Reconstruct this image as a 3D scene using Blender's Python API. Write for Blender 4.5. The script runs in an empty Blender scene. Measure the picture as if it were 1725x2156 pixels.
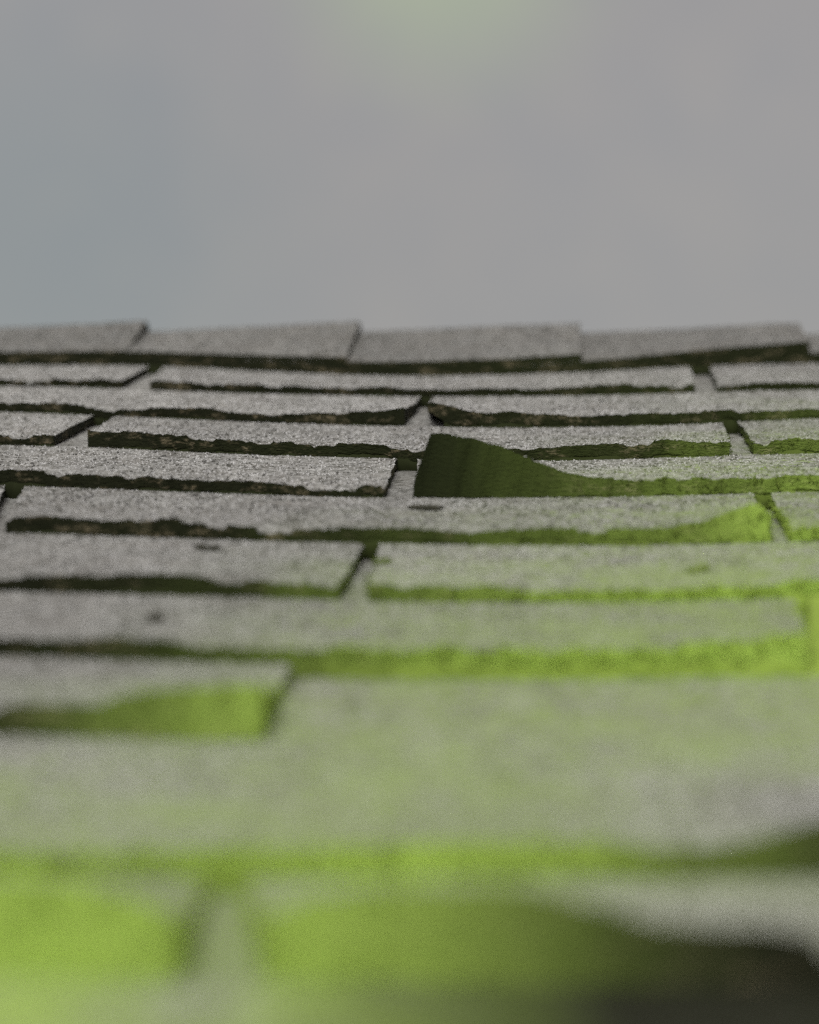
import bpy, math, random
import numpy as np
from mathutils import Matrix, Vector

random.seed(7)
rng = np.random.default_rng(7)
scene = bpy.context.scene
COL = scene.collection

# ------------------------------------------------------------------ roof frame
# u runs along the ridge, v up the slope, n out of the roof plane.
PITCH = math.radians(13.0)
ROOF_AT = Vector((0.0, 0.0, 3.1))
ROOF_M = Matrix.Translation(ROOF_AT) @ Matrix.Rotation(PITCH, 4, 'X')

# camera pose relative to the roof: held 24 cm above the shingles, long lens
LENS_PX = 8300.0            # focal length in units of a 1725-wide frame
CX, CY = 862.5, 1078.0
VPX, VPY = 1150.0, -140.0   # where the up-slope direction vanishes
CAM_H = 0.2417
th = math.atan((CY - VPY) / LENS_PX)
ph = (VPX - CX) / LENS_PX * math.cos(th)
fwd = Vector((-math.sin(ph) * math.cos(th), math.cos(ph) * math.cos(th), -math.sin(th)))
right = Vector((math.cos(ph), math.sin(ph), 0.0))
up = right.cross(fwd)
V0 = 1.80                    # camera sits this far down slope of the roof origin
CAM_P = Vector((0.0, -V0, CAM_H))

# ------------------------------------------------------------------ camera
cam = bpy.data.cameras.new('camera')
cam_o = bpy.data.objects.new('camera', cam)
COL.objects.link(cam_o)
Rm = Matrix((right, up, -fwd)).transposed().to_4x4()
cam_o.matrix_world = ROOF_M @ Matrix.Translation(CAM_P) @ Rm
cam.sensor_fit = 'HORIZONTAL'
cam.sensor_width = 36.0
cam.lens = LENS_PX / 1725.0 * 36.0
cam.clip_start = 0.02
cam.clip_end = 5000.0
cam.dof.use_dof = True
cam.dof.aperture_fstop = 8.2
cam.dof.aperture_blades = 9
FOCUS_Y = 975.0
scene.camera = cam_o

# ------------------------------------------------------------------ sky, sun, exposure
SUN_EL, SUN_AZ = math.radians(35), math.radians(186)     # azimuth from north (+Y), clockwise
w = bpy.data.worlds.new('World')
scene.world = w
w.use_nodes = True
nt = w.node_tree
nt.nodes.clear()
N = nt.nodes.new
L = nt.links.new
out = N('ShaderNodeOutputWorld')
bg = N('ShaderNodeBackground')
bg.inputs['Strength'].default_value = 0.1
sky = N('ShaderNodeTexSky')
sky.sky_type = 'NISHITA'
sky.sun_disc = False
sky.sun_elevation = SUN_EL
sky.sun_rotation = SUN_AZ
tc = N('ShaderNodeTexCoord')
# overcast layer: grey cloud, brighter towards the zenith, faint large blotches
sep = N('ShaderNodeSeparateXYZ')
L(tc.outputs['Generated'], sep.inputs[0])
el = N('ShaderNodeMapRange')
el.inputs['From Min'].default_value = 0.0
el.inputs['From Max'].default_value = 1.0
el.inputs['To Min'].default_value = 1.55
el.inputs['To Max'].default_value = 2.9
L(sep.outputs['Z'], el.inputs['Value'])
noi = N('ShaderNodeTexNoise')
noi.inputs['Scale'].default_value = 7.0
noi.inputs['Detail'].default_value = 3.0
noi.inputs['Roughness'].default_value = 0.4
L(tc.outputs['Generated'], noi.inputs['Vector'])
ramp = N('ShaderNodeValToRGB')
ramp.color_ramp.elements[0].position = 0.36
ramp.color_ramp.elements[0].color = (0.945, 0.868, 0.81, 1)
ramp.color_ramp.elements[1].position = 0.62
ramp.color_ramp.elements[1].color = (0.985, 0.902, 0.838, 1)
L(noi.outputs['Fac'], ramp.inputs['Fac'])
mul = N('ShaderNodeVectorMath')
mul.operation = 'SCALE'
def sky_tint(px, py, r_in, r_out, colour, amount, src):
    # a soft tinted patch in a fixed direction of the sky
    d = (ROOF_M.to_3x3() @ (fwd + right * ((px - CX) / LENS_PX) + up * (-(py - CY) / LENS_PX))).normalized()
    dt = N('ShaderNodeVectorMath'); dt.operation = 'DISTANCE'
    dt.inputs[1].default_value = d
    L(tc.outputs['Generated'], dt.inputs[0])
    mr = N('ShaderNodeMapRange'); mr.interpolation_type = 'SMOOTHERSTEP'
    for k_, v_ in zip(('From Min', 'From Max', 'To Min', 'To Max'), (r_in, r_out, amount, 0.0)): mr.inputs[k_].default_value = v_
    L(dt.outputs['Value'], mr.inputs['Value'])
    mx = N('ShaderNodeMix'); mx.data_type = 'RGBA'; mx.blend_type = 'MULTIPLY'
    L(mr.outputs['Result'], mx.inputs['Factor']); L(src, mx.inputs[6]); mx.inputs[7].default_value = (*colour, 1)
    return mx.outputs[2]
tinted = sky_tint(40, 520, .0, .105, (.80, .905, .945), .85, ramp.outputs['Color'])
tinted = sky_tint(930, -150, .0, .060, (1.16, 1.36, .98), 1.0, tinted)  # green light leak put into the sky colour
fine = N('ShaderNodeTexNoise')
fine.inputs['Scale'].default_value = 55.0; fine.inputs['Detail'].default_value = 5.0
L(tc.outputs['Generated'], fine.inputs['Vector'])
fr_ = N('ShaderNodeValToRGB')
fr_.color_ramp.elements[0].position = .3; fr_.color_ramp.elements[0].color = (.955, .965, .98, 1)
fr_.color_ramp.elements[1].position = .7; fr_.color_ramp.elements[1].color = (1.03, 1.02, 1.0, 1)
L(fine.outputs['Fac'], fr_.inputs['Fac'])
wisps = N('ShaderNodeMix'); wisps.data_type = 'RGBA'; wisps.blend_type = 'MULTIPLY'
wisps.inputs['Factor'].default_value = 1.0
L(tinted, wisps.inputs[6]); L(fr_.outputs['Color'], wisps.inputs[7])
L(wisps.outputs[2], mul.inputs[0])
L(el.outputs['Result'], mul.inputs['Scale'])
mix = N('ShaderNodeMix')
mix.data_type = 'RGBA'
mix.inputs['Factor'].default_value = 0.93
L(sky.outputs['Color'], mix.inputs[6])
L(mul.outputs['Vector'], mix.inputs[7])
L(mix.outputs[2], bg.inputs['Color'])
L(bg.outputs['Background'], out.inputs['Surface'])

sl = bpy.data.lights.new('sun', 'SUN')
sl.energy = 1.5
sl.angle = math.radians(25)
sl.color = (1.0, 0.97, 0.93)
so = bpy.data.objects.new('sun', sl)
COL.objects.link(so)
sd = Vector((math.sin(SUN_AZ) * math.cos(SUN_EL), math.cos(SUN_AZ) * math.cos(SUN_EL), math.sin(SUN_EL)))
so.rotation_euler = (-sd).to_track_quat('-Z', 'Y').to_euler()
so.location = (0, -4, 12)

vs = scene.view_settings
scene.display_settings.display_device = 'sRGB'
vs.view_transform = 'Standard'
vs.look = 'None'
vs.exposure = 0.85
vs.gamma = 1.0
vs.use_curve_mapping = False

# ------------------------------------------------------------------ helpers
def ray_uv(px, py, z=0.0):
    """point of the roof plane (height z) measured on the survey photo"""
    d = fwd + right * ((px - CX) / LENS_PX) + up * (-(py - CY) / LENS_PX)
    t = (z - CAM_P.z) / d.z
    p = CAM_P + d * t
    return p.x, p.y

def depth_at(u, v):
    return (Vector((u, v, 0)) - CAM_P).dot(fwd)

fu, fv = ray_uv(CX, FOCUS_Y)
cam.dof.focus_distance = depth_at(fu, fv)

def hash2(ix, iy, seed):
    h = (ix.astype(np.int64) * 374761393 + iy.astype(np.int64) * 668265263 + seed * 1442695041) & 0x7fffffff
    h = ((h ^ (h >> 13)) * 1274126177) & 0x7fffffff
    h = (h ^ (h >> 16)) & 0xffff
    return h / 65535.0

def vnoise(x, y, seed=0):
    x = np.asarray(x, float); y = np.asarray(y, float)
    x, y = np.broadcast_arrays(x, y)
    ix = np.floor(x); iy = np.floor(y)
    fx = x - ix; fy = y - iy
    fx = fx * fx * (3 - 2 * fx); fy = fy * fy * (3 - 2 * fy)
    a = hash2(ix, iy, seed); b = hash2(ix + 1, iy, seed)
    c = hash2(ix, iy + 1, seed); d = hash2(ix + 1, iy + 1, seed)
    return (a * (1 - fx) + b * fx) * (1 - fy) + (c * (1 - fx) + d * fx) * fy - 0.5

def fbm(x, y, seed=0, o=3):
    s = 0; a = 1.0
    for i in range(o):
        s = s + a * vnoise(x * 2 ** i, y * 2 ** i, seed + i * 17)
        a *= 0.5
    return s

# strength of the green light leak painted on the roof: (photo x, photo y, amount), turned into roof positions
LEAK_POINTS = [(0,700,0),(860,700,0),(1725,700,0.02),(0,830,0),(500,860,0),(860,880,.02),(1200,890,.06),(1450,890,.12),(1725,880,.28),(1725,820,.1),
 (1600,750,.05),(0,1000,0),(400,1030,0),(600,1040,.03),(800,1040,.06),(880,1030,.06),(880,960,.05),(960,980,.08),(1000,1020,.12),(1120,1035,.21),(1250,1035,.36),(1450,1030,.5),
 (1600,1010,.58),(1725,1030,.7),(1550,950,.38),(1725,950,.5),(1250,960,.14),(1000,955,.07),(0,1110,0),(400,1110,.02),(700,1130,.12),(860,1135,.22),(1100,1135,.4),
 (1350,1135,.58),(1580,1100,.8),(1725,1130,.95),(0,1230,0),(250,1235,.05),(450,1240,.12),(700,1245,.4),(860,1250,.55),(1050,1255,.72),(1200,1255,.85),
 (1500,1250,1),(1725,1250,1),(0,1360,.03),(150,1370,.08),(300,1375,.15),(450,1382,.28),(600,1390,.5),(750,1400,.7),(900,1400,.88),(1200,1400,1),(1725,1400,1),
 (0,1530,.15),(120,1525,.3),(250,1520,.5),(450,1500,.72),(600,1500,.85),(900,1550,1),(1300,1550,1),(1725,1550,.95),(0,1700,.8),(860,1700,1),
 (200,1810,.92),(860,1810,1),(1150,1810,.9),(1300,1810,.75),(1450,1810,.5),(1550,1810,.38),(1700,1790,.2),(1850,1790,.08),(0,1900,.92),(300,1960,.92),(500,1990,1),
 (700,1990,.88),(820,1990,.79),(950,1990,.66),(1100,1990,.52),(1200,1990,.42),(1300,2010,.29),(1400,2020,.18),(1500,2030,.08),(1700,2050,0),(-300,2000,.9),
 (0,2120,.9),(400,2120,.85),(600,2110,.9),(760,2110,.84),(880,2110,.75),(1000,2110,.62),(1100,2110,.52),(1200,2110,.42),(1300,2110,.29),(1400,2110,.18),(1500,2110,.08),(1700,2110,0),(1700,2500,0),(0,2500,.5),(-600,1400,0),(-600,1000,0),(2300,1000,.7),(2300,1300,.9),(2300,1900,0)]
_su = np.array([(*ray_uv(x, y), m) for x, y, m in LEAK_POINTS])
def leak_amount(u, v):
    u = np.asarray(u, float).ravel(); v = np.asarray(v, float).ravel()
    dep = v + V0
    sdep = _su[:, 1] + V0
    num = np.zeros(len(u)); den = np.zeros(len(u))
    for k in range(len(_su)):
        du = (u - _su[k, 0]) / np.maximum(dep, .3)
        dv = 3.0 * np.log(np.maximum(dep, .2) / sdep[k]) * 0.22
        w_ = 1.0 / (du * du + dv * dv + 1.6e-4) ** 3
        num += w_ * _su[k, 2]; den += w_
    return num / den

def new_mesh(name, verts, faces, mats, matidx=None, smooth=True, attrs=None):
    """faces: (n,4) int array (use -1 in the last column for triangles)"""
    me = bpy.data.meshes.new(name)
    faces = np.asarray(faces, np.int64)
    tri = faces[:, 3] < 0
    cnt = np.where(tri, 3, 4)
    start = np.concatenate([[0], np.cumsum(cnt)[:-1]])
    loops = faces.ravel()
    loops = loops[loops >= 0]
    me.vertices.add(len(verts)); me.vertices.foreach_set('co', np.asarray(verts, np.float32).ravel())
    me.loops.add(len(loops)); me.loops.foreach_set('vertex_index', loops.astype(np.int32))
    me.polygons.add(len(faces)); me.polygons.foreach_set('loop_start', start.astype(np.int32))
    for m in mats: me.materials.append(m)
    if matidx is not None:
        me.polygons.foreach_set('material_index', np.asarray(matidx, np.int32))
    me.update(calc_edges=True)
    me.polygons.foreach_set('use_smooth', np.full(len(faces), bool(smooth)))
    for k, a in (attrs or {}).items():
        at = me.attributes.new(k, 'FLOAT', 'POINT')
        at.data.foreach_set('value', np.asarray(a, np.float32))
    return me

# ------------------------------------------------------------------ materials
def mat(name):
    m = bpy.data.materials.new(name)
    m.use_nodes = True
    m.node_tree.nodes.clear()
    return m, m.node_tree.nodes.new, m.node_tree.links.new

def noise_node(N, L, vec, scale, detail=2.0, rough=.5):
    n = N('ShaderNodeTexNoise'); n.inputs['Scale'].default_value = scale
    n.inputs['Detail'].default_value = detail; n.inputs['Roughness'].default_value = rough
    L(vec, n.inputs['Vector']); return n.outputs['Fac']

def maprange(N, L, val, a, b, c=0.0, d=1.0):
    n = N('ShaderNodeMapRange'); n.clamp = True
    for i, x in zip(('From Min', 'From Max', 'To Min', 'To Max'), (a, b, c, d)): n.inputs[i].default_value = x
    L(val, n.inputs['Value']); return n.outputs['Result']

def mixc(N, L, fac, a, b):
    n = N('ShaderNodeMix'); n.data_type = 'RGBA'
    for s, x in ((0, fac), (6, a), (7, b)):
        if isinstance(x, (tuple, float, int)):
            n.inputs[s].default_value = x if not isinstance(x, tuple) else (*x, 1)
        else: L(x, n.inputs[s])
    return n.outputs[2]

def math2(N, L, op, a, b):
    n = N('ShaderNodeMath'); n.operation = op
    for i, x in ((0, a), (1, b)):
        if isinstance(x, (int, float)): n.inputs[i].default_value = x
        else: L(x, n.inputs[i])
    return n.outputs[0]

def attr(N, name):
    n = N('ShaderNodeAttribute'); n.attribute_name = name
    return n.outputs['Fac']

LEAK_GREEN = (0.365, 0.530, 0.097)  # green of the light leak, painted on edges and tops

def granule_material(name, lo, hi, warm=1.0):
    m, N, L = mat(name)
    o = N('ShaderNodeOutputMaterial'); p = N('ShaderNodeBsdfPrincipled')
    p.inputs['Roughness'].default_value = 0.93
    p.inputs['Specular IOR Level'].default_value = 0.25
    pos = N('ShaderNodeNewGeometry').outputs['Position']
    vor = N('ShaderNodeTexVoronoi'); vor.inputs['Scale'].default_value = 480.0
    L(pos, vor.inputs['Vector'])
    sp = N('ShaderNodeSeparateColor'); L(vor.outputs['Color'], sp.inputs[0])
    cell = sp.outputs[0]
    base = mixc(N, L, maprange(N, L, cell, .08, .85), (lo, lo, lo * .93), (hi, hi * 1.005, hi * .97))
    big = noise_node(N, L, pos, 38.0, 4.0, .6)
    base = mixc(N, L, maprange(N, L, big, .42, .68, .0, .55), base, (lo * 1.6, lo * 1.52, lo * 1.38))
    # granules rubbed off: dark felt showing in small specks
    spk = noise_node(N, L, pos, 170.0, 3.0, .6)
    mid = noise_node(N, L, pos, 85.0, 3.0, .6)
    base = mixc(N, L, maprange(N, L, mid, .52, .68, 0, .45), base, (lo * .95, lo * .93, lo * .80))
    base = mixc(N, L, maprange(N, L, spk, .57, .645, 0.0, .85), base, (.034, .034, .022))
    # per granule colour on loose grains
    g = attr(N, 'grain')
    base = mixc(N, L, maprange(N, L, g, .02, .3), base, mixc(N, L, maprange(N, L, g, .3, 1.0), (.05, .048, .042), (hi * 1.25, hi * 1.25, hi * 1.25)))
    # every tab weathers a little differently; rain streaks run down the slope
    oi = N('ShaderNodeObjectInfo').outputs['Random']
    tone = maprange(N, L, oi, 0, 1, .88, 1.08)
    ms_ = N('ShaderNodeMapping'); ms_.inputs['Scale'].default_value = (60, 7, 7); L(pos, ms_.inputs['Vector'])
    tone = math2(N, L, 'MULTIPLY', tone, maprange(N, L, noise_node(N, L, ms_.outputs[0], 1.0, 3.0), .3, .7, .86, 1.06))
    tv = N('ShaderNodeVectorMath'); tv.operation = 'SCALE'; L(base, tv.inputs[0]); L(tone, tv.inputs['Scale'])
    base = tv.outputs[0]
    # green light leak painted on as film and specks
    ms = attr(N, 'green_leak')
    film = noise_node(N, L, pos, 26.0, 4.0, .6)
    f1 = math2(N, L, 'MULTIPLY', maprange(N, L, film, .3, .72, .2, .95), maprange(N, L, ms, .05, 1.0, 0, .78))
    base = mixc(N, L, f1, base, (0.30, 0.41, 0.12))
    sm = noise_node(N, L, pos, 190.0, 3.0, .6)
    thr = math2(N, L, 'SUBTRACT', sm, maprange(N, L, ms, .1, 1.0, .14, .05))
    f2 = math2(N, L, 'MULTIPLY', maprange(N, L, thr, .46, .54, 0, .5), maprange(N, L, ms, .08, .5))
    base = mixc(N, L, f2, base, tuple(c * .8 for c in LEAK_GREEN))
    base = mixc(N, L, attr(N, 'leak_cover'), base, LEAK_GREEN)  # solid leak green painted over the lowest courses
    # dark fade to the right, shade painted over the lowest course
    base = mixc(N, L, attr(N, 'dark_fade'), base, (.017, .019, .009))
    L(base, p.inputs['Base Color'])
    b1 = N('ShaderNodeBump'); b1.inputs['Strength'].default_value = .55; b1.inputs['Distance'].default_value = .0012
    L(math2(N, L, 'ADD', vor.outputs['Distance'], math2(N, L, 'MULTIPLY', spk, -1.0)), b1.inputs['Height'])
    L(b1.outputs['Normal'], p.inputs['Normal'])
    L(p.outputs[0], o.inputs[0])
    return m

def butt_material():
    m, N, L = mat('shingle_edge')
    o = N('ShaderNodeOutputMaterial'); p = N('ShaderNodeBsdfPrincipled')
    p.inputs['Roughness'].default_value = 0.95
    p.inputs['Specular IOR Level'].default_value = 0.15
    pos = N('ShaderNodeNewGeometry').outputs['Position']
    mp = N('ShaderNodeMapping'); mp.inputs['Scale'].default_value = (1, 1, 3.0); L(pos, mp.inputs['Vector'])
    a = noise_node(N, L, mp.outputs[0], 70.0, 4.0, .65)
    b = noise_node(N, L, mp.outputs[0], 420.0, 2.0, .6)
    tan = math2(N, L, 'MULTIPLY', maprange(N, L, a, .52, .64), maprange(N, L, b, .42, .58))
    base = mixc(N, L, noise_node(N, L, pos, 160.0, 3.0), (.007, .009, .0035), (.020, .022, .010))  # tar-dark base also carries the shade of the edges
    plain = attr(N, 'plain')
    tan = math2(N, L, 'MULTIPLY', tan, math2(N, L, 'SUBTRACT', 1.0, math2(N, L, 'MULTIPLY', plain, .92)))
    base = mixc(N, L, math2(N, L, 'MULTIPLY', tan, .6), base, (.24, .20, .13))
    base = mixc(N, L, plain, base, (.0085, .0105, .004))
    ms = attr(N, 'green_leak')
    mott = maprange(N, L, noise_node(N, L, pos, 130.0, 4.0, .6), .3, .7, .85, 1.08)
    mc = N('ShaderNodeVectorMath'); mc.operation = 'SCALE'
    mc.inputs[0].default_value = LEAK_GREEN; L(mott, mc.inputs['Scale'])
    base = mixc(N, L, math2(N, L, 'POWER', ms, 1.5), base, mc.outputs[0])  # light leak mixed into the edge colour
    L(base, p.inputs['Base Color'])
    b1 = N('ShaderNodeBump'); b1.inputs['Strength'].default_value = .8; b1.inputs['Distance'].default_value = .0015
    L(b, b1.inputs['Height']); L(b1.outputs['Normal'], p.inputs['Normal'])
    L(p.outputs[0], o.inputs[0])
    return m

def leak_material():
    m, N, L = mat('green_leak')
    o = N('ShaderNodeOutputMaterial'); p = N('ShaderNodeBsdfPrincipled')
    p.inputs['Roughness'].default_value = .9
    p.inputs['Specular IOR Level'].default_value = .1
    pos = N('ShaderNodeNewGeometry').outputs['Position']
    n = maprange(N, L, noise_node(N, L, pos, 90.0, 3.0), .3, .7)
    base = mixc(N, L, n, (.245, .352, .060), (.285, .40, .072))
    base = mixc(N, L, math2(N, L, 'POWER', attr(N, 'green_leak'), 1.5), (.020, .024, .010), base)  # leak green fading to a dark base in place of shade
    L(base, p.inputs['Base Color'])
    L(p.outputs[0], o.inputs[0])
    return m

def flat_material(name, c1, c2, scale, rough=.9):
    m, N, L = mat(name)
    o = N('ShaderNodeOutputMaterial'); p = N('ShaderNodeBsdfPrincipled')
    p.inputs['Roughness'].default_value = rough
    pos = N('ShaderNodeNewGeometry').outputs['Position']
    n = noise_node(N, L, pos, scale, 5.0, .6)
    L(mixc(N, L, maprange(N, L, n, .35, .65), c1, c2), p.inputs['Base Color'])
    L(p.outputs[0], o.inputs[0])
    return m

M_TOP = granule_material('shingle_granules', .135, .44)
M_CAP = granule_material('ridge_granules', .14, .32)
M_EDGE = butt_material()
M_LEAK = leak_material()
M_DECK = flat_material('deck_boards', (.02, .022, .014), (.05, .045, .03), 40)
M_BARK = flat_material('bark', (.012, .014, .007), (.04, .038, .02), 300)
M_GRASS = flat_material('lawn', (.04, .07, .02), (.07, .11, .03), 1.5)
M_WALL = flat_material('render', (.38, .37, .34), (.45, .44, .41), 8)

# ------------------------------------------------------------------ ground
gm = bpy.data.meshes.new('ground')
gm.from_pydata([(-3000, -3000, 0), (3000, -3000, 0), (3000, 3000, 0), (-3000, 3000, 0)], [], [(0, 1, 2, 3)])
gm.materials.append(M_GRASS)
ground = bpy.data.objects.new('ground', gm); COL.objects.link(ground); ground['kind'] = 'structure'

# ------------------------------------------------------------------ the roof
house = bpy.data.objects.new('house', None)
COL.objects.link(house)
house['label'] = 'house roof of weathered grey asphalt shingles with curled tabs and ridge caps'
house['category'] = 'house'
# gable slab under the shingles (both slopes) and the walls that carry it
V_RIDGE = 0.0
def roof_slab():
    global V_RIDGE
    V_RIDGE = ray_uv(CX, 789)[1] + .152
    zd, tk, back, lo = -.016, .03, 2 * PITCH, -3.2
    c, s_ = math.cos(back), math.sin(back)
    pr = [(lo, zd), (V_RIDGE, zd), (V_RIDGE + 3.4 * c, zd - 3.4 * s_),
          (V_RIDGE + 3.4 * c, zd - tk - 3.4 * s_), (V_RIDGE, zd - tk), (lo, zd - tk)]
    vs_ = [(u, v, z) for u in (-3.5, 3.5) for v, z in pr]
    fs_ = [(i, i + 6, (i + 1) % 6 + 6, (i + 1) % 6) for i in range(6)] + [(0, 1, 4, 5), (1, 2, 3, 4), (11, 10, 7, 6), (10, 9, 8, 7)]
    me = bpy.data.meshes.new('roof'); me.from_pydata(vs_, [], fs_); me.materials.append(M_TOP)
    return me
roof = bpy.data.objects.new('roof', roof_slab())
COL.objects.link(roof)
roof.parent = house
roof.matrix_local = ROOF_M
def walls():
    def wpt(v, z): return ROOF_M @ Vector((0, v, z))
    a_, b_ = wpt(-2.9, -.05), wpt(V_RIDGE, -.05)
    y0, y1, y2 = a_.y, b_.y, 2 * b_.y - a_.y
    pr = [(y0, 0), (y0, a_.z), (y1, b_.z), (y2, a_.z), (y2, 0)]
    vs_ = [(x, y, z) for x in (-3.2, 3.2) for y, z in pr]
    fs_ = [(i, i + 5, (i + 1) % 5 + 5, (i + 1) % 5) for i in range(5)] + [(4, 3, 2, 1, 0), (5, 6, 7, 8, 9)]
    me = bpy.data.meshes.new('wall'); me.from_pydata(vs_, [], fs_); me.materials.append(M_WALL)
    return me
wall_o = bpy.data.objects.new('wall', walls())
COL.objects.link(wall_o); wall_o.parent = house

def child(name, me, parent=roof, origin=(0, 0, 0), label=None):
    o = bpy.data.objects.new(name, me); COL.objects.link(o)
    o.parent = parent; o.location = origin
    if label: o['label'] = label
    return o

HB = 0.0055                       # ordinary height of a butt edge
TH = 0.0042                       # thickness of a shingle

def line(pts):
    uv = np.array([ray_uv(x, y) for x, y in pts])
    gu = np.linspace(-1.6, 1.6, 1601)
    gv = np.interp(gu, uv[:, 0], uv[:, 1])
    k = np.exp(-0.5 * (np.arange(-30, 31) / 11.0) ** 2); k /= k.sum()
    gv = np.convolve(np.pad(gv, 30, 'edge'), k, 'valid')
    return lambda u: np.interp(u, gu, gv)

RIDGE_LINE = [(0,770),(270,768),(730,790),(860,793),(1225,785),(1450,771),(1725,764)]
# each course: contact line, [gap (left,right,y at front; left,right,y at back)], top profile of the front edge
ROWS = [
 ('A', [(0,812),(250,818),(500,829),(860,836),(1300,833),(1480,826),(1725,820)],
  [(255,315,820,308,342,776),(1462,1510,824,1456,1497,778)],
  [(0,801),(250,803),(314,800),(316,801),(500,813),(860,822),(1200,818),(1300,815),(1462,806),(1509,810),(1725,807)], 0.9),
 ('B', [(0,866),(250,877),(500,888),(850,899),(1200,901),(1500,892),(1725,879)],
  [(850,902,899,885,907,842)],
  [(0,848),(250,860),(500,867),(650,872),(658,869),(790,870),(850,861),(890,862),(902,846),(935,855),(1002,873),(1200,878),(1500,871),(1725,862)], .8),
 ('C', [(0,937),(185,941),(325,948),(500,957),(860,967),(1090,971),(1350,967),(1530,959),(1725,953)],
  [(115,188,938,200,245,872),(1537,1587,958,1522,1557,890)],
  [(0,918),(115,919),(187,906),(250,910),(325,917),(500,933),(570,931),(590,933),(860,947),(1090,949),(1300,941),(1400,933),(1480,927),(1537,930),(1588,932),(1725,927)], .7),
 ('D', [(0,1021),(250,1031),(500,1041),(800,1049),(1162,1049),(1362,1046),(1600,1039),(1725,1034)],
  [(812,872,1046,835,880,967)],
  [(0,994),(260,1002),(265,1008),(500,1018),(700,1026),(810,1028),(868,1030),(873,916),(905,917),(962,925),(1032,942),(1112,972),(1180,995),(1237,1008),(1412,1010),(1725,1002)], .75),
 ('E', [(0,1120),(250,1130),(500,1138),(862,1147),(1362,1150),(1620,1143),(1725,1140)],
  [(-22,12,1122,12,55,1022),(1620,1668,1143,1587,1622,1040)],
  [(0,1088),(250,1097),(350,1093),(375,1093),(382,1102),(625,1112),(862,1120),(1100,1122),(1362,1120),(1430,1112),(1487,1098),(1582,1065),(1610,1072),(1622,1085),(1664,1112),(1725,1112)], .7),
 ('F', [(0,1245),(250,1252),(500,1258),(715,1263),(862,1270),(1112,1271),(1362,1270),(1512,1265),(1725,1256)],
  [(715,778,1264,765,800,1148)],
  [(0,1213),(150,1212),(250,1219),(500,1222),(650,1226),(714,1235),(776,1226),(862,1237),(1112,1242),(1362,1235),(1512,1230),(1725,1222)], .8),
 ('G', [(0,1382),(250,1392),(500,1398),(862,1405),(1300,1405),(1725,1398)],
  [(1700,1775,1398,1675,1742,1258)],
  [(0,1350),(250,1355),(500,1367),(862,1372),(1112,1368),(1362,1367),(1512,1358),(1662,1340),(1725,1330)], .8),
 ('H', [(0,1550),(250,1560),(540,1563),(862,1563),(1725,1555)],
  [(552,None,1562,612,None,1398)],
  [(0,1488),(210,1489),(240,1478),(270,1468),(400,1454),(500,1448),(552,1450),(1725,1500)], .75),
 ('I', [(0,1842),(430,1848),(862,1852),(1300,1852),(1725,1848)],
  [(1960,2060,1848,1850,1920,1560)],
  [(0,1795),(180,1797),(500,1785),(862,1776),(1300,1776),(1345,1793),(1500,1787),(1600,1766),(1725,1735),(2000,1690)], .8),
 ('J', [(0,2052),(400,2068),(862,2078),(1300,2085),(1725,2085)],
  [(376,556,2068,432,526,1850)],
  [(-200,1850),(0,1856),(150,1868),(250,1886),(330,1918),(375,1945),(557,1938),(600,1918),(650,1896),(800,1884),(1100,1884),(1200,1905),(1300,1935),(1400,1955),(1600,1962),(1725,1975)], .95),
 ('K', [(0,2400),(862,2420),(1725,2420)],
  [(2300,2420,2420,2100,2200,2080)],
  [(0,2340),(862,2350),(1725,2350)], .8),
 ('L', [(0,2800),(862,2820),(1725,2820)],
  [(300,480,2820,330,500,2420)],
  [(0,2720),(862,2740),(1725,2740)], .8),
]
TABW, GAPW = 0.305, 0.012
names = [r[0] for r in ROWS]
contacts = [line(r[1]) for r in ROWS]
ridge_contact = line(RIDGE_LINE)

# loose-grain template (octahedra)
OCT_V = np.array([(1,0,0),(-1,0,0),(0,1,0),(0,-1,0),(0,0,1),(0,0,-1)], float)
OCT_F = np.array([(0,2,4),(2,1,4),(1,3,4),(3,0,4),(2,0,5),(1,2,5),(3,1,5),(0,3,5)])

def grains(P, size, seed):
    """P (n,3) positions; returns verts, tri faces, grain value per vertex"""
    r = np.random.default_rng(seed)
    n = len(P)
    A = r.normal(size=(n, 3, 3))
    Q, _ = np.linalg.qr(A)
    sc = size * r.uniform(.55, 1.25, (n, 1, 1)) * r.uniform(.7, 1.2, (n, 1, 3))
    V = np.einsum('nij,kj->nki', Q, OCT_V) * sc
    V = V + P[:, None, :]
    F = OCT_F[None] + (np.arange(n) * 6)[:, None, None]
    val = r.choice([.32, .5, .72, .9, 1.0], n, p=[.14, .12, .24, .3, .2])
    return V.reshape(-1, 3), F.reshape(-1, 3), np.repeat(val, 6)

leak_beds = []
leak_seeds = []     # (point, amount, size) gathered from the shingles

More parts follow.
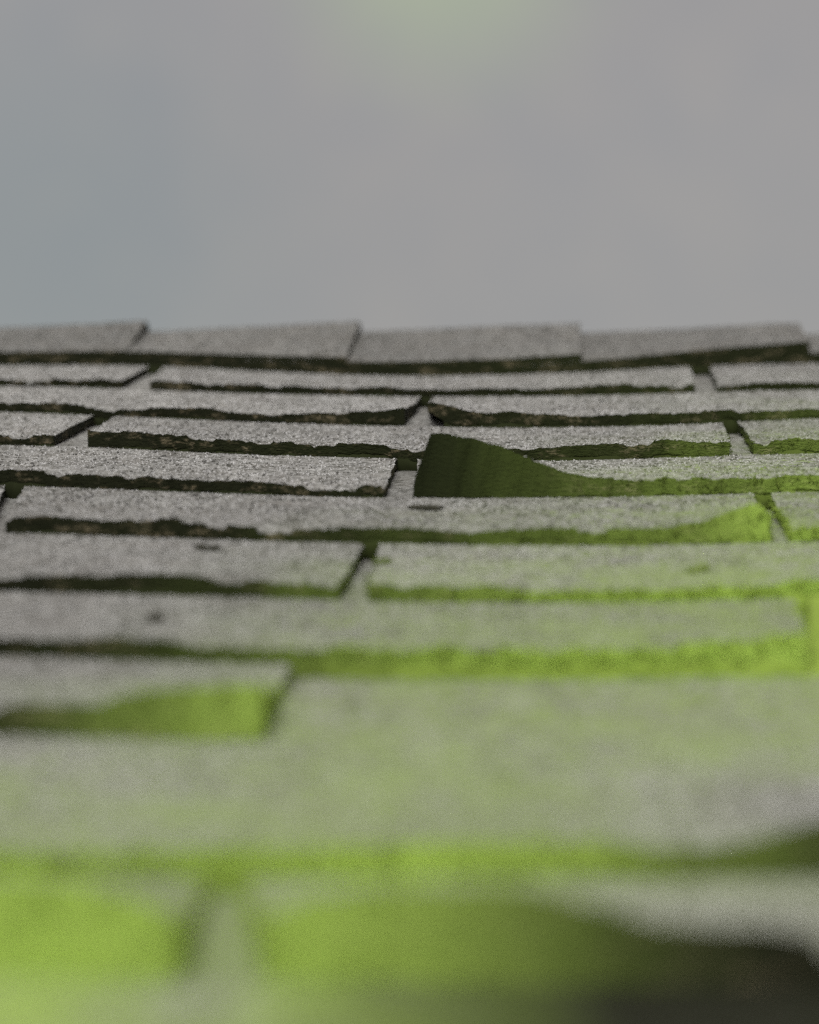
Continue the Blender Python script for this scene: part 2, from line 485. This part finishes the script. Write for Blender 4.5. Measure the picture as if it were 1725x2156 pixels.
def build_tab(row, uLf, uRf, uLb, uRb, detail, seed, seed_vis=0):
    """one shingle tab: uLf..uRf at the front edge, uLb..uRb at the upper end of its exposure"""
    name, _, _, prof, lc = ROWS[row]
    vc = contacts[row]
    vn = contacts[row - 1] if row > 0 else ridge_contact
    pu, pz = [], []
    for x, y in prof:
        # height of the edge above its own contact line, from where it appears
        u, v = ray_uv(x, y)
        uc = u
        for _ in range(6):
            yc = np.interp(x, [p[0] for p in ROWS[row][1]], [p[1] for p in ROWS[row][1]])
            uc, vcc = ray_uv(x, yc)
        dep = depth_at(uc, vcc)
        pu.append(uc); pz.append((yc - y) / LENS_PX * dep)
    pu = np.array(pu); pz = np.array(pz)
    width = uRf - uLf
    du = 0.0016 if detail == 2 else (.003 if detail == 1 else .012)
    nu = max(8, int(width / du))
    ss = np.concatenate([np.linspace(0, .06, 5), np.linspace(.1, 1.0, 20 if detail else 8), np.linspace(1.1, 2.0, 8)])
    if detail == 0: ss = np.concatenate([[0, .05], np.linspace(.15, 2.0, 10)])
    if name == 'I': ss = np.concatenate([ss, np.linspace(2.15, 3.0, 6)])
    nv = len(ss)
    a = np.linspace(0, 1, nu)
    A, S = np.meshgrid(a, ss, indexing='ij')
    sb = np.minimum(S, 1.0)
    Lu = uLf + (uLb - uLf) * sb; Ru = uRf + (uRb - uRf) * sb
    # ragged sides
    Lu = Lu + .0010 * fbm(S * 9, 0 * S + seed, seed + 5) ; Ru = Ru + .0010 * fbm(S * 9, 0 * S + seed, seed + 9)
    U = Lu + (Ru - Lu) * A
    uf = U[:, 0]
    VC = vc(U); E = vn(U) - VC
    h = np.interp(U, pu, pz)
    inframe = (U > pu.min()) & (U < pu.max())
    h = np.where(inframe, h, np.minimum(h, HB * 1.25))
    hb = np.minimum(h, HB)
    ex = np.maximum(h - hb, 0)
    # front edge worn in small steps and nibbles
    wear = .0015 * fbm(uf * 60, uf * 0 + seed, seed) + .0024 * (hash2(np.floor(uf / .034 + seed * .37), uf * 0, seed) - .5) * (hash2(np.floor(uf / .034 + seed * .37), uf * 0, seed + 3) > .5)
    wear = wear + .0011 - .0016 * np.abs(fbm(uf * 330, uf * 0 + 5, seed + 21, 3))
    cell_ = np.floor(uf / .011 + seed * .61 + 1.2 * vnoise(uf * 40, uf * 0, seed + 22))
    wear = wear - .0020 * hash2(cell_, cell_ * 0, seed + 23) * (hash2(cell_, cell_ * 0, seed + 24) > .66)
    wear = wear * (1 - .75 * np.clip(ex[:, 0] / .006, 0, 1)) * (.35 if name in 'IJK' else 1.0)
    nib = .0036 * np.maximum(fbm(uf * 230, uf * 0 + 3, seed + 2, 2), 0) + .0018 * fbm(uf * 500, uf * 0, seed + 8, 1)
    fr = np.exp(-S / .05)
    V = VC + E * S + (nib[:, None] + .0035 * fbm(uf * 14, uf * 0 + 1, seed + 4)[:, None]) * fr
    lce = lc - (lc - .36) * np.clip((ex - .006) / .012, 0, 1) * (name == 'D')
    curl = np.clip(1 - S / lce, 0, 1)
    ztop = hb * (1 - S) + ex * curl ** 2.0
    U0, Vp = U, V
    V = V + ex * .35 * curl ** 2
    if name == 'D': U = U + ex * .27 * curl ** 2
    ztop = ztop + wear[:, None] * np.exp(-S / .10) * .9
    ztop = ztop + .0009 * fbm(U * 22, V * 22, 40, 3) * np.clip(1.0 - S, 0, 1) * np.clip(S * 4 + .3, 0, 1)
    if detail: ztop = ztop + .00035 * fbm(U * 420, V * 420, 77, 2) * (S < 1.02)
    rough_back = (S > 1.0)
    hgt = h - .0003
    full = np.clip((.0125 - h) / .003, 0, 1) if name not in 'DEFGHIJ' else 1.0           # plain tabs sit down on the course below
    thick = TH + (hgt - TH) * full * np.clip(1 - S * 1.2, 0, 1)
    zbot = ztop - thick
    # keep the hidden tail under the course above
    zbot = np.where(rough_back, ztop - TH * .95, zbot)
    ztop = np.where(rough_back, ztop - .0006 * np.clip((S - 1) * 6, 0, 1), ztop)
    zbot = np.maximum(zbot, -.0005 - HB * np.maximum(S, 0)) if False else zbot
    o = np.array([(uLf + uRf) / 2, float(vc((uLf + uRf) / 2)), 0.0])
    top = np.stack([U, V, ztop], -1)
    packed = np.clip(ex / .003, 0, 1) * (name in 'DEFGHIJ') * np.clip(1 - S * 1.2, 0, 1)   # solid wedge filled in under the curl, dark in place of shade
    bot = np.stack([U * (1 - packed) + U0 * packed, (V * (1 - packed) + Vp * packed) + .0006 * fr, zbot], -1)
    Vt = top.reshape(-1, 3); Vb = bot.reshape(-1, 3)
    n1 = nu * nv
    idx = np.arange(n1).reshape(nu, nv)
    q = lambda a_, b_, c_, d_: np.stack([a_.ravel(), b_.ravel(), c_.ravel(), d_.ravel()], -1)
    ft = q(idx[:-1, :-1], idx[1:, :-1], idx[1:, 1:], idx[:-1, 1:])
    fb = q(idx[:-1, :-1] + n1, idx[:-1, 1:] + n1, idx[1:, 1:] + n1, idx[1:, :-1] + n1)
    # separate wall vertices so that edges stay crisp
    wv, wf = [], []
    cnt = 2 * n1
    def wall(ti):
        nonlocal cnt
        k = len(ti)
        t_ = Vt[ti]; b_ = Vb[ti]
        m_ = (t_ + b_) / 2
        jit = .0011 * (np.stack([0 * t_[:, 0], vnoise(t_[:, 0] * 400, t_[:, 1] * 400, seed + 31), 0.6 * vnoise(t_[:, 0] * 300 + 9, t_[:, 1] * 300, seed + 32)], -1))
        wv.append(np.concatenate([t_, m_ + jit, b_]))
        i = np.arange(k - 1)
        for lvl in (0, 1):
            wf.append(np.stack([cnt + lvl * k + i, cnt + (lvl + 1) * k + i, cnt + (lvl + 1) * k + i + 1, cnt + lvl * k + i + 1], -1))
        cnt += 3 * k
    wall(idx[:, 0]); wall(idx[::-1, -1]); wall(idx[0, ::-1]); wall(idx[-1, :])
    Vw = np.concatenate(wv); Fw = np.concatenate(wf)
    verts = np.concatenate([Vt, Vb, Vw])
    faces = np.concatenate([ft, fb, Fw])
    mi = np.concatenate([np.zeros(len(ft)), np.ones(len(fb)), np.ones(len(Fw))])
    if name == 'D' and seed_vis == 1:                # pale torn rim of the curled corner
        k0_ = len(ft) + len(fb) + len(wf[0]) + len(wf[1]) + len(wf[2]) + len(wf[3])
        mi[k0_:k0_ + len(wf[4])] = 0
    grain = np.zeros(len(verts))
    smooth = True
    if detail:
        # loose mineral grains standing on the weathered surface
        m = (S < 1.0)
        area = width * float(E.mean())
        n = int(area / (7.0e-6 if detail == 2 else 16e-6))
        r = np.random.default_rng(seed)
        ga = r.uniform(0, 1, n) * (nu - 1.001); gs = r.uniform(0, 1, n) ** 1.1
        gi = np.interp(gs, ss, np.arange(nv))
        i0 = ga.astype(int); j0 = np.minimum(gi.astype(int), nv - 2)
        fa = (ga - i0)[:, None]; fs = (gi - j0)[:, None]
        P = (top[i0, j0] * (1 - fa) + top[i0 + 1, j0] * fa) * (1 - fs) + (top[i0, j0 + 1] * (1 - fa) + top[i0 + 1, j0 + 1] * fa) * fs
        gv, gf, gval = grains(P, .00058 if detail == 2 else .0009, seed + 1)
        # bigger bits of dark grit, gathered in loose drifts
        n2 = int(area / (75e-6 if name in 'DEFG' else 260e-6))
        sel = r.integers(0, n, n2)
        drift = fbm(P[sel, 0] * 45, P[sel, 1] * 30, 301, 3) > -.02
        hv, hf, hval = grains(P[sel][drift] + (0, 0, .0001), .00090, seed + 2)
        hf = hf + len(gv); gv = np.concatenate([gv, hv]); gf = np.concatenate([gf, hf]); gval = np.concatenate([gval, np.full(len(hv), .36)])
        base = len(verts)
        verts = np.concatenate([verts, gv])
        faces = np.concatenate([faces, np.concatenate([gf + base, np.full((len(gf), 1), -1)], 1)])
        mi = np.concatenate([mi, np.zeros(len(gf))])
        grain = np.concatenate([grain, gval])
    ms = leak_amount(verts[:, 0], verts[:, 1])
    dark_fade = np.zeros(len(verts)); leak_cover = np.zeros(len(verts))
    if name == 'K':
        lo = ray_uv(560, 2100)[0]; hi = ray_uv(1300, 2100)[0]
        dark_fade = np.clip((verts[:, 0] - lo) / (hi - lo), 0, 1) ** .6
        leak_cover = .72 - .62 * np.exp(-((verts[:, 0] - ray_uv(425, 2100)[0]) / .017) ** 2) + .3 * np.clip((verts[:, 0] - ray_uv(520, 2100)[0]) / .04, 0, 1)
        leak_cover = leak_cover * (.75 + .6 * vnoise(verts[:, 0] * 60, verts[:, 1] * 60, 88))
    plain = np.zeros(len(verts))
    if name == 'D' and seed_vis == 1:               # tarry underside of the curl, its shade in the dark colour too
        plain = np.clip((ray_uv(1260, 1045)[0] - verts[:, 0]) / .03, 0, 1)
    if name == 'J':
        leak_cover = .10 + .25 * np.clip((ray_uv(200, 1900)[0] - verts[:, 0]) / .06, 0, 1)
    if detail and ms.max() > .2:
        # green leak tufts start along the front edge and in the joints on either side
        r = np.random.default_rng(seed + 50)
        for (ti, dens) in ((idx[:, 0], 450), (idx[0, :nv - 8], 380), (idx[-1, :nv - 8], 380)):
            pt = Vt[ti]; pb = Vb[ti]
            n = int(dens * np.linalg.norm(np.diff(pt, axis=0), axis=1).sum() * 2.2)
            k = r.uniform(0, 1, n) * (len(ti) - 1.001); k0 = k.astype(int); f = (k - k0)[:, None]
            tt = pt[k0] * (1 - f) + pt[k0 + 1] * f; bb = pb[k0] * (1 - f) + pb[k0 + 1] * f
            g = r.uniform(0, 1.0, n)[:, None]
            pp = tt * (1 - g) + bb * g
            am = leak_amount(pp[:, 0], pp[:, 1])
            keep = r.uniform(0, 1, n) < np.clip((am - .12) * 1.3, 0, 1)
            for p_, a_ in zip(pp[keep], am[keep]):
                leak_seeds.append((p_[0], p_[1], p_[2], a_))
    if detail:
        # filler added from the butt into the joint
        amf = leak_amount(Vt[idx[:, 0], 0], Vt[idx[:, 0], 1])
        void = Vb[idx[:, 0], 2]
        fill = 1.0 * (void < .003)          # filler closes every joint, shade kept in its dark colour
        if fill.max() > 0:
            tp = Vb[idx[:, 0]]
            K = 9
            g = np.linspace(0, 1, K)
            zt_ = tp[:, 2] + .0012
            zb_ = np.full(nu, -HB * 1.08)
            zt2 = zb_ + (zt_ - zb_) * fill
            uu = np.repeat(tp[:, 0][:, None], K, 1)
            zz = zt2[:, None] + (zb_ - zt2)[:, None] * g
            bul = np.sin(g * math.pi * .85)[None] * np.clip((zt2 - zb_) * .2, .0006, .0035)[:, None]
            lump = .0016 * np.maximum(fbm(uu * 150, zz * 190 + seed, seed + 61, 3), -.3)
            vv = tp[:, 1][:, None] + .0012 - bul - lump * (.3 + amf[:, None])
            RV = np.stack([uu, vv, zz + lump * .5], -1).reshape(-1, 3)
            ri = np.arange(nu * K).reshape(nu, K)
            ok = fill > .02
            okc = ok[:-1] & ok[1:]
            RF = np.stack([ri[:-1, :-1], ri[:-1, 1:], ri[1:, 1:], ri[1:, :-1]], -1)[okc].reshape(-1, 4)
            leak_beds.append((RV, RF, np.repeat(amf, K)))
    me = new_mesh('shingle', verts - o, faces, [M_TOP, M_EDGE], mi, True, {'green_leak': ms, 'grain': grain, 'dark_fade': dark_fade, 'leak_cover': np.clip(leak_cover, 0, 1), 'plain': plain})
    return child('shingle', me, origin=o)

LABELS = {('D', 1): 'shingle tab with its corner curled high off the roof',
          ('E', 1): 'shingle tab with a leak-tinted corner lifting beside its joint',
          ('H', 0): 'shingle tab torn off short with a raised leak-tinted edge'}
seed = 100
for r, (name, cp, gaps, prof, lc) in enumerate(ROWS):
    G = []
    for (l, rr, y, lb, rb, yb) in gaps:
        uL = ray_uv(l, y)[0]; uLb = ray_uv(lb, yb)[0]
        if rr is None:
            uR = uL + .335; uRb = uLb + .335
        else:
            uR = ray_uv(rr, y)[0]; uRb = ray_uv(rb, yb)[0]
        G.append((uL, uR, uLb, uRb))
    while G[0][0] > -.55:
        g = G[0]; G.insert(0, (g[0] - TABW - GAPW, g[0] - TABW, g[0] - TABW - GAPW, g[0] - TABW))
    while G[-1][1] < .55:
        g = G[-1]; G.append((g[1] + TABW, g[1] + TABW + GAPW, g[1] + TABW, g[1] + TABW + GAPW))
    vis = 0
    for g0, g1 in zip(G[:-1], G[1:]):
        y0 = cp[len(cp) // 2][1]
        ua, ub = ray_uv(0, y0)[0], ray_uv(1725, y0)[0]
        seen = (g0[1] < ub + .01) and (g1[0] > ua - .01)
        det = 0
        if seen: det = 2 if name in 'ABCDEFG' else 1
        if name in 'KL': det = min(det, 1)
        t = build_tab(r, g0[1], g1[0], g0[3], g1[2], det, seed, vis)
        seed += 13
        if seen:
            if (name, vis) in LABELS: t['label'] = LABELS[(name, vis)]
            vis += 1

# ------------------------------------------------------------------ ridge caps
CAP_E = 0.127
cap_ends = [ray_uv(x, y)[0] for x, y in ((270, 768), (730, 790), (1225, 785), (1702, 764))]
e0 = cap_ends[0]; e1 = cap_ends[-1]
left_more = [e0 - CAP_E * k for k in (4, 3, 2, 1)]
right_more = [e1 + CAP_E * k for k in (1, 2, 3, 4)]
ends = left_more + cap_ends + right_more
BACK = 2 * PITCH
# heights of the lower edge and of the crest at the left and right of each exposed face
CAP_LIFT = {4: (.0070, .0086), 5: (.0080, .0100), 6: (.0074, .0100), 7: (.0060, .0125)}
for k, ue in enumerate(ends):
    us = (ends[k - 1] if k else ue - CAP_E)
    w_ = ue - us
    nu = 90 if 3 <= k <= 8 else 12
    a = np.linspace(-.45, 1, nu)
    U = us + w_ * a
    hl, hr = CAP_LIFT.get(k, (.0058, .0080))
    rr_ = 0.018
    # profile: front slope, rounded crest, back slope
    b1 = np.linspace(0, 1, 14)
    arc = np.linspace(0, BACK, 7)
    prof_pts = []
    verts_t = []
    for i, u in enumerate(U):
        vcx = float(ridge_contact(u)) - .001 + .0012 * float(fbm(np.array(u * 30.), np.array(k * 3.), 5, 2))
        hf = hl + (hr - hl) * a[i]
        zc = .0082 + .0062 * a[i] + .0005 * float(fbm(np.array(u * 25.), np.array(k * 7.), 9, 2))
        crest = V_RIDGE + .001 * k % .002
        row = []
        for b in b1:
            v = vcx + (crest - rr_ * math.tan(BACK / 2) - vcx) * b
            z = hf + (zc - hf) * b + .0007 * float(vnoise(np.array(u * 45.), np.array(v * 45.), 12))
            row.append((v, z))
        v0, z0 = row[-1]
        for t in arc[1:]:
            row.append((v0 + rr_ * math.sin(t), z0 - rr_ * (1 - math.cos(t))))
        v1, z1 = row[-1]
        for d in np.linspace(.02, .14, 5):
            row.append((v1 + d * math.cos(BACK), z1 - d * math.sin(BACK)))
        verts_t.append([(u + (.0006 * float(vnoise(np.array(v * 300.), np.array(k * 1.), 3)) if i == nu - 1 else 0), v, z) for v, z in row])
    T = np.array(verts_t)
    nv = T.shape[1]
    Bt = T.copy(); Bt[:, :, 2] -= .0046
    Bt[:, 0, 2] = .0004; Bt[:, 1, 2] = T[:, 1, 2] - .0058
    n1 = nu * nv
    idx = np.arange(n1).reshape(nu, nv)
    q = lambda a_, b_, c_, d_: np.stack([a_.ravel(), b_.ravel(), c_.ravel(), d_.ravel()], -1)
    ft = q(idx[:-1, :-1], idx[1:, :-1], idx[1:, 1:], idx[:-1, 1:])
    fb = q(idx[:-1, :-1] + n1, idx[:-1, 1:] + n1, idx[1:, 1:] + n1, idx[1:, :-1] + n1)
    Vt = T.reshape(-1, 3); Vb = Bt.reshape(-1, 3)
    wv, wf, cnt = [], [], 2 * n1
    for ti in (idx[:, 0], idx[::-1, -1], idx[0, ::-1], idx[-1, :]):
        kk = len(ti); i = np.arange(kk - 1)
        wv.append(np.concatenate([Vt[ti], Vb[ti]]))
        wf.append(np.stack([cnt + i, cnt + kk + i, cnt + kk + i + 1, cnt + i + 1], -1)); cnt += 2 * kk
    verts = np.concatenate([Vt, Vb] + wv); faces = np.concatenate([ft, fb] + wf)
    mi = np.concatenate([np.zeros(len(ft)), np.ones(len(fb)), np.ones(sum(len(x) for x in wf))])
    gr = np.zeros(len(verts))
    if 3 <= k <= 8:
        r = np.random.default_rng(900 + k)
        n = 3200
        ia = r.integers(0, nu - 1, n); jb = r.integers(0, 16, n); fa = r.uniform(0, 1, (n, 1)); fs = r.uniform(0, 1, (n, 1))
        P = (T[ia, jb] * (1 - fa) + T[ia + 1, jb] * fa) * (1 - fs) + (T[ia, jb + 1] * (1 - fa) + T[ia + 1, jb + 1] * fa) * fs
        gv, gf, gval = grains(P, .0007, 950 + k)
        b0 = len(verts)
        verts = np.concatenate([verts, gv]); faces = np.concatenate([faces, np.concatenate([gf + b0, np.full((len(gf), 1), -1)], 1)])
        mi = np.concatenate([mi, np.zeros(len(gf))]); gr = np.concatenate([gr, gval * .75])
    ms = leak_amount(verts[:, 0], verts[:, 1])
    o = np.array([(us + ue) / 2, float(ridge_contact((us + ue) / 2)), 0])
    child('ridge_cap', new_mesh('ridge_cap', verts - o, faces, [M_CAP, M_EDGE], mi, True,
                                {'green_leak': ms, 'grain': gr, 'dark_fade': np.zeros(len(verts))}), origin=o)

# ------------------------------------------------------------------ green light leak shaped as tufts and filler
def leak_filler(x0, x1, ytop, ybot, zlo, zhi, sd):
    # lumpy filler in an open joint, coloured with the green light leak
    u0, v0 = ray_uv(x0, ybot); u1, _ = ray_uv(x1, ybot); v1 = ray_uv(x0, ytop)[1]; du = ray_uv(x0, ytop)[0] - u0
    n, m = 40, 60
    a, b = np.meshgrid(np.linspace(0, 1, n), np.linspace(0, 1, m), indexing='ij')
    Uc = u0 + (u1 - u0) * a + du * b; Vc = v0 + (v1 - v0) * b
    rim = np.clip(np.minimum(np.minimum(a, 1 - a) * 6, np.minimum(b, 1.4 - b) * 8), 0, 1)
    Z = zlo + (zhi - zlo) * rim ** .5 + .0022 * fbm(Uc * 160, Vc * 160, sd, 3)
    i = np.arange(n * m).reshape(n, m)
    F = np.stack([i[:-1, :-1], i[1:, :-1], i[1:, 1:], i[:-1, 1:]], -1).reshape(-1, 4)
    P = np.stack([Uc, Vc, Z], -1).reshape(-1, 3)
    leak_beds.append((P, F, leak_amount(P[:, 0], P[:, 1])))
gu_ = np.linspace(-.34, .34, 340); gk_ = np.linspace(0, 1, 5)
gU, gK = np.meshgrid(gu_, gk_, indexing='ij')  # filler strip under the ridge caps, dark in place of shade
gP = np.stack([gU, ridge_contact(gU) - .0008 - .0012 * np.sin(gK * 2.6) * (1 + vnoise(gU * 150, gK * 3, 7)), .0006 - gK * HB * 1.15], -1).reshape(-1, 3)
gi_ = np.arange(340 * 5).reshape(340, 5)
leak_beds.append((gP, np.stack([gi_[:-1, :-1], gi_[:-1, 1:], gi_[1:, 1:], gi_[1:, :-1]], -1).reshape(-1, 4), leak_amount(gP[:, 0], gP[:, 1])))
leak_filler(1690, 1790, 1256, 1402, -.011, .001, 71)
def tufts():
    S_ = np.array(leak_seeds)
    r = np.random.default_rng(5)
    if len(S_) > 26000: S_ = S_[r.permutation(len(S_))[:26000]]
    n = len(S_)
    dep = S_[:, 1] + V0
    K = 4                                        # spikes per tuft
    base = np.repeat(S_[:, :3], K, 0) + r.normal(0, .0006, (n * K, 3))
    am = np.repeat(S_[:, 3], K)
    dirs = r.normal(0, 1, (n * K, 3)) * (.8, .7, .5) + (0, -.7, .75)
    dirs /= np.linalg.norm(dirs, axis=1)[:, None]
    side = np.cross(dirs, r.normal(size=(n * K, 3))); side /= np.linalg.norm(side, axis=1)[:, None]
    side2 = np.cross(dirs, side)
    ln = (r.uniform(.0008, .0019, n * K) * (.45 + .7 * am))[:, None]
    wd = ln * .42
    v = np.stack([base + side * wd, base - side * wd * .5 + side2 * wd * .8, base - side * wd * .5 - side2 * wd * .8, base + dirs * ln], 1)
    f = np.array([(0, 1, 3), (1, 2, 3), (2, 0, 3)])[None] + (np.arange(n * K) * 4)[:, None, None]
    v = v.reshape(-1, 3); f = f.reshape(-1, 3)
    f4 = np.concatenate([f, np.full((len(f), 1), -1)], 1)
    allv, allf, alla, c = [v], [f4], [np.repeat(am, 4)], len(v)
    for bv, bf, ba in leak_beds:
        allv.append(bv); allf.append(bf + c); alla.append(ba); c += len(bv)
    return new_mesh('green_leak', np.concatenate(allv), np.concatenate(allf), [M_LEAK], None, True, {'green_leak': np.concatenate(alla)})
mo = bpy.data.objects.new('green_leak', tufts()); COL.objects.link(mo)  # added geometry carrying the green light leak in its colour
mo.matrix_world = ROOF_M
mo['kind'] = 'stuff'
mo['label'] = 'green light leak built as tufts and filler in the joints and along the shingle edges'
mo['category'] = 'green_leak'

# ------------------------------------------------------------------ loose bits lying on the shingles
def top_height(u, v):
    for r in range(len(ROWS)):
        vc = float(contacts[r](u)); vn = float((contacts[r - 1] if r else ridge_contact)(u))
        if vc <= v < vn:
            return HB * (1 - (v - vc) / (vn - vc))
    return 0.0

def flake(name, px, py, length, width, rot, material, label, seed_, cat, green=1.0):
    z = .003
    for _ in range(4):
        u, v = ray_uv(px, py, z); z = top_height(u, v)
    r = np.random.default_rng(seed_)
    n, m = 14, 5
    vs_ = []
    for side_ in (1, 0):
        for i in range(n):
            s = i / (n - 1) - .5
            wl = width * (1 - abs(2 * s) ** 2.6) ** .5 * (1 + .25 * float(fbm(np.array(i * .6), np.array(seed_ * 1.), seed_, 2))) + .0004
            for j in range(m):
                t = j / (m - 1) - .5
                x = s * length; y = t * wl + .0012 * math.sin(s * 5 + seed_)
                zz = .0003 + side_ * .0008 + .0006 * (2 * t) ** 2 * (1 - abs(s)) + .0005 * (2 * s) ** 2 + .0004 * float(vnoise(np.array(i * .8), np.array(j * .8), seed_))
                vs_.append((x * math.cos(rot) - y * math.sin(rot), x * math.sin(rot) + y * math.cos(rot), zz))
    fs_ = []
    o1 = n * m
    for i in range(n - 1):
        for j in range(m - 1):
            a_ = i * m + j
            fs_.append((a_, a_ + m, a_ + m + 1, a_ + 1)); fs_.append((o1 + a_, o1 + a_ + 1, o1 + a_ + m + 1, o1 + a_ + m))
    ring = [i * m for i in range(n)] + [(n - 1) * m + j for j in range(1, m)] + [i * m + m - 1 for i in range(n - 2, -1, -1)] + [j for j in range(m - 2, 0, -1)]
    for p_, q_ in zip(ring, ring[1:] + ring[:1]): fs_.append((p_, q_, q_ + o1, p_ + o1))
    me = bpy.data.meshes.new(name); me.from_pydata(vs_, [], fs_); me.materials.append(material)
    for p_ in me.polygons: p_.use_smooth = True
    at = me.attributes.new('green_leak', 'FLOAT', 'POINT'); at.data.foreach_set('value', np.full(len(vs_), green, np.float32))
    o = bpy.data.objects.new(name, me); COL.objects.link(o)
    o.matrix_world = ROOF_M @ Matrix.Translation((u, v, z))
    o['label'] = label; o['category'] = cat; o['group'] = 'loose bits lying on the shingles'
    return o
flake('bark_flake', 897, 1074, .0150, .007, .05, M_BARK, 'dark bark flake lying just below the tall curled corner', 3, 'bark flake')
flake('bark_flake', 436, 1158, .0118, .006, -.35, M_BARK, 'dark bark flake lying alone on the left tab above the leak-tinted joint', 4, 'bark flake')
flake('bark_flake', 806, 1187, .0075, .006, .3, M_LEAK, 'small flake painted leak green beside the joint in the middle', 5, 'bark flake', .5)  # green of the light leak painted on the flake
flake('leaf_scrap', 1470, 1204, .0130, .0055, .6, M_LEAK, 'thin leaf scrap painted leak green on the right hand tab', 6, 'leaf scrap', .72)  # leak green put into the scrap's colour
flake('bark_flake', 328, 1306, .0060, .010, .2, M_BARK, 'small dark flake lying on the left tab just above the torn leak-tinted tab', 8, 'bark flake')

scene.cycles.use_denoising = False
scene.cycles.use_adaptive_sampling = True
scene.cycles.adaptive_threshold = 0.10
scene.cycles.adaptive_min_samples = 20
scene.render.film_transparent = False
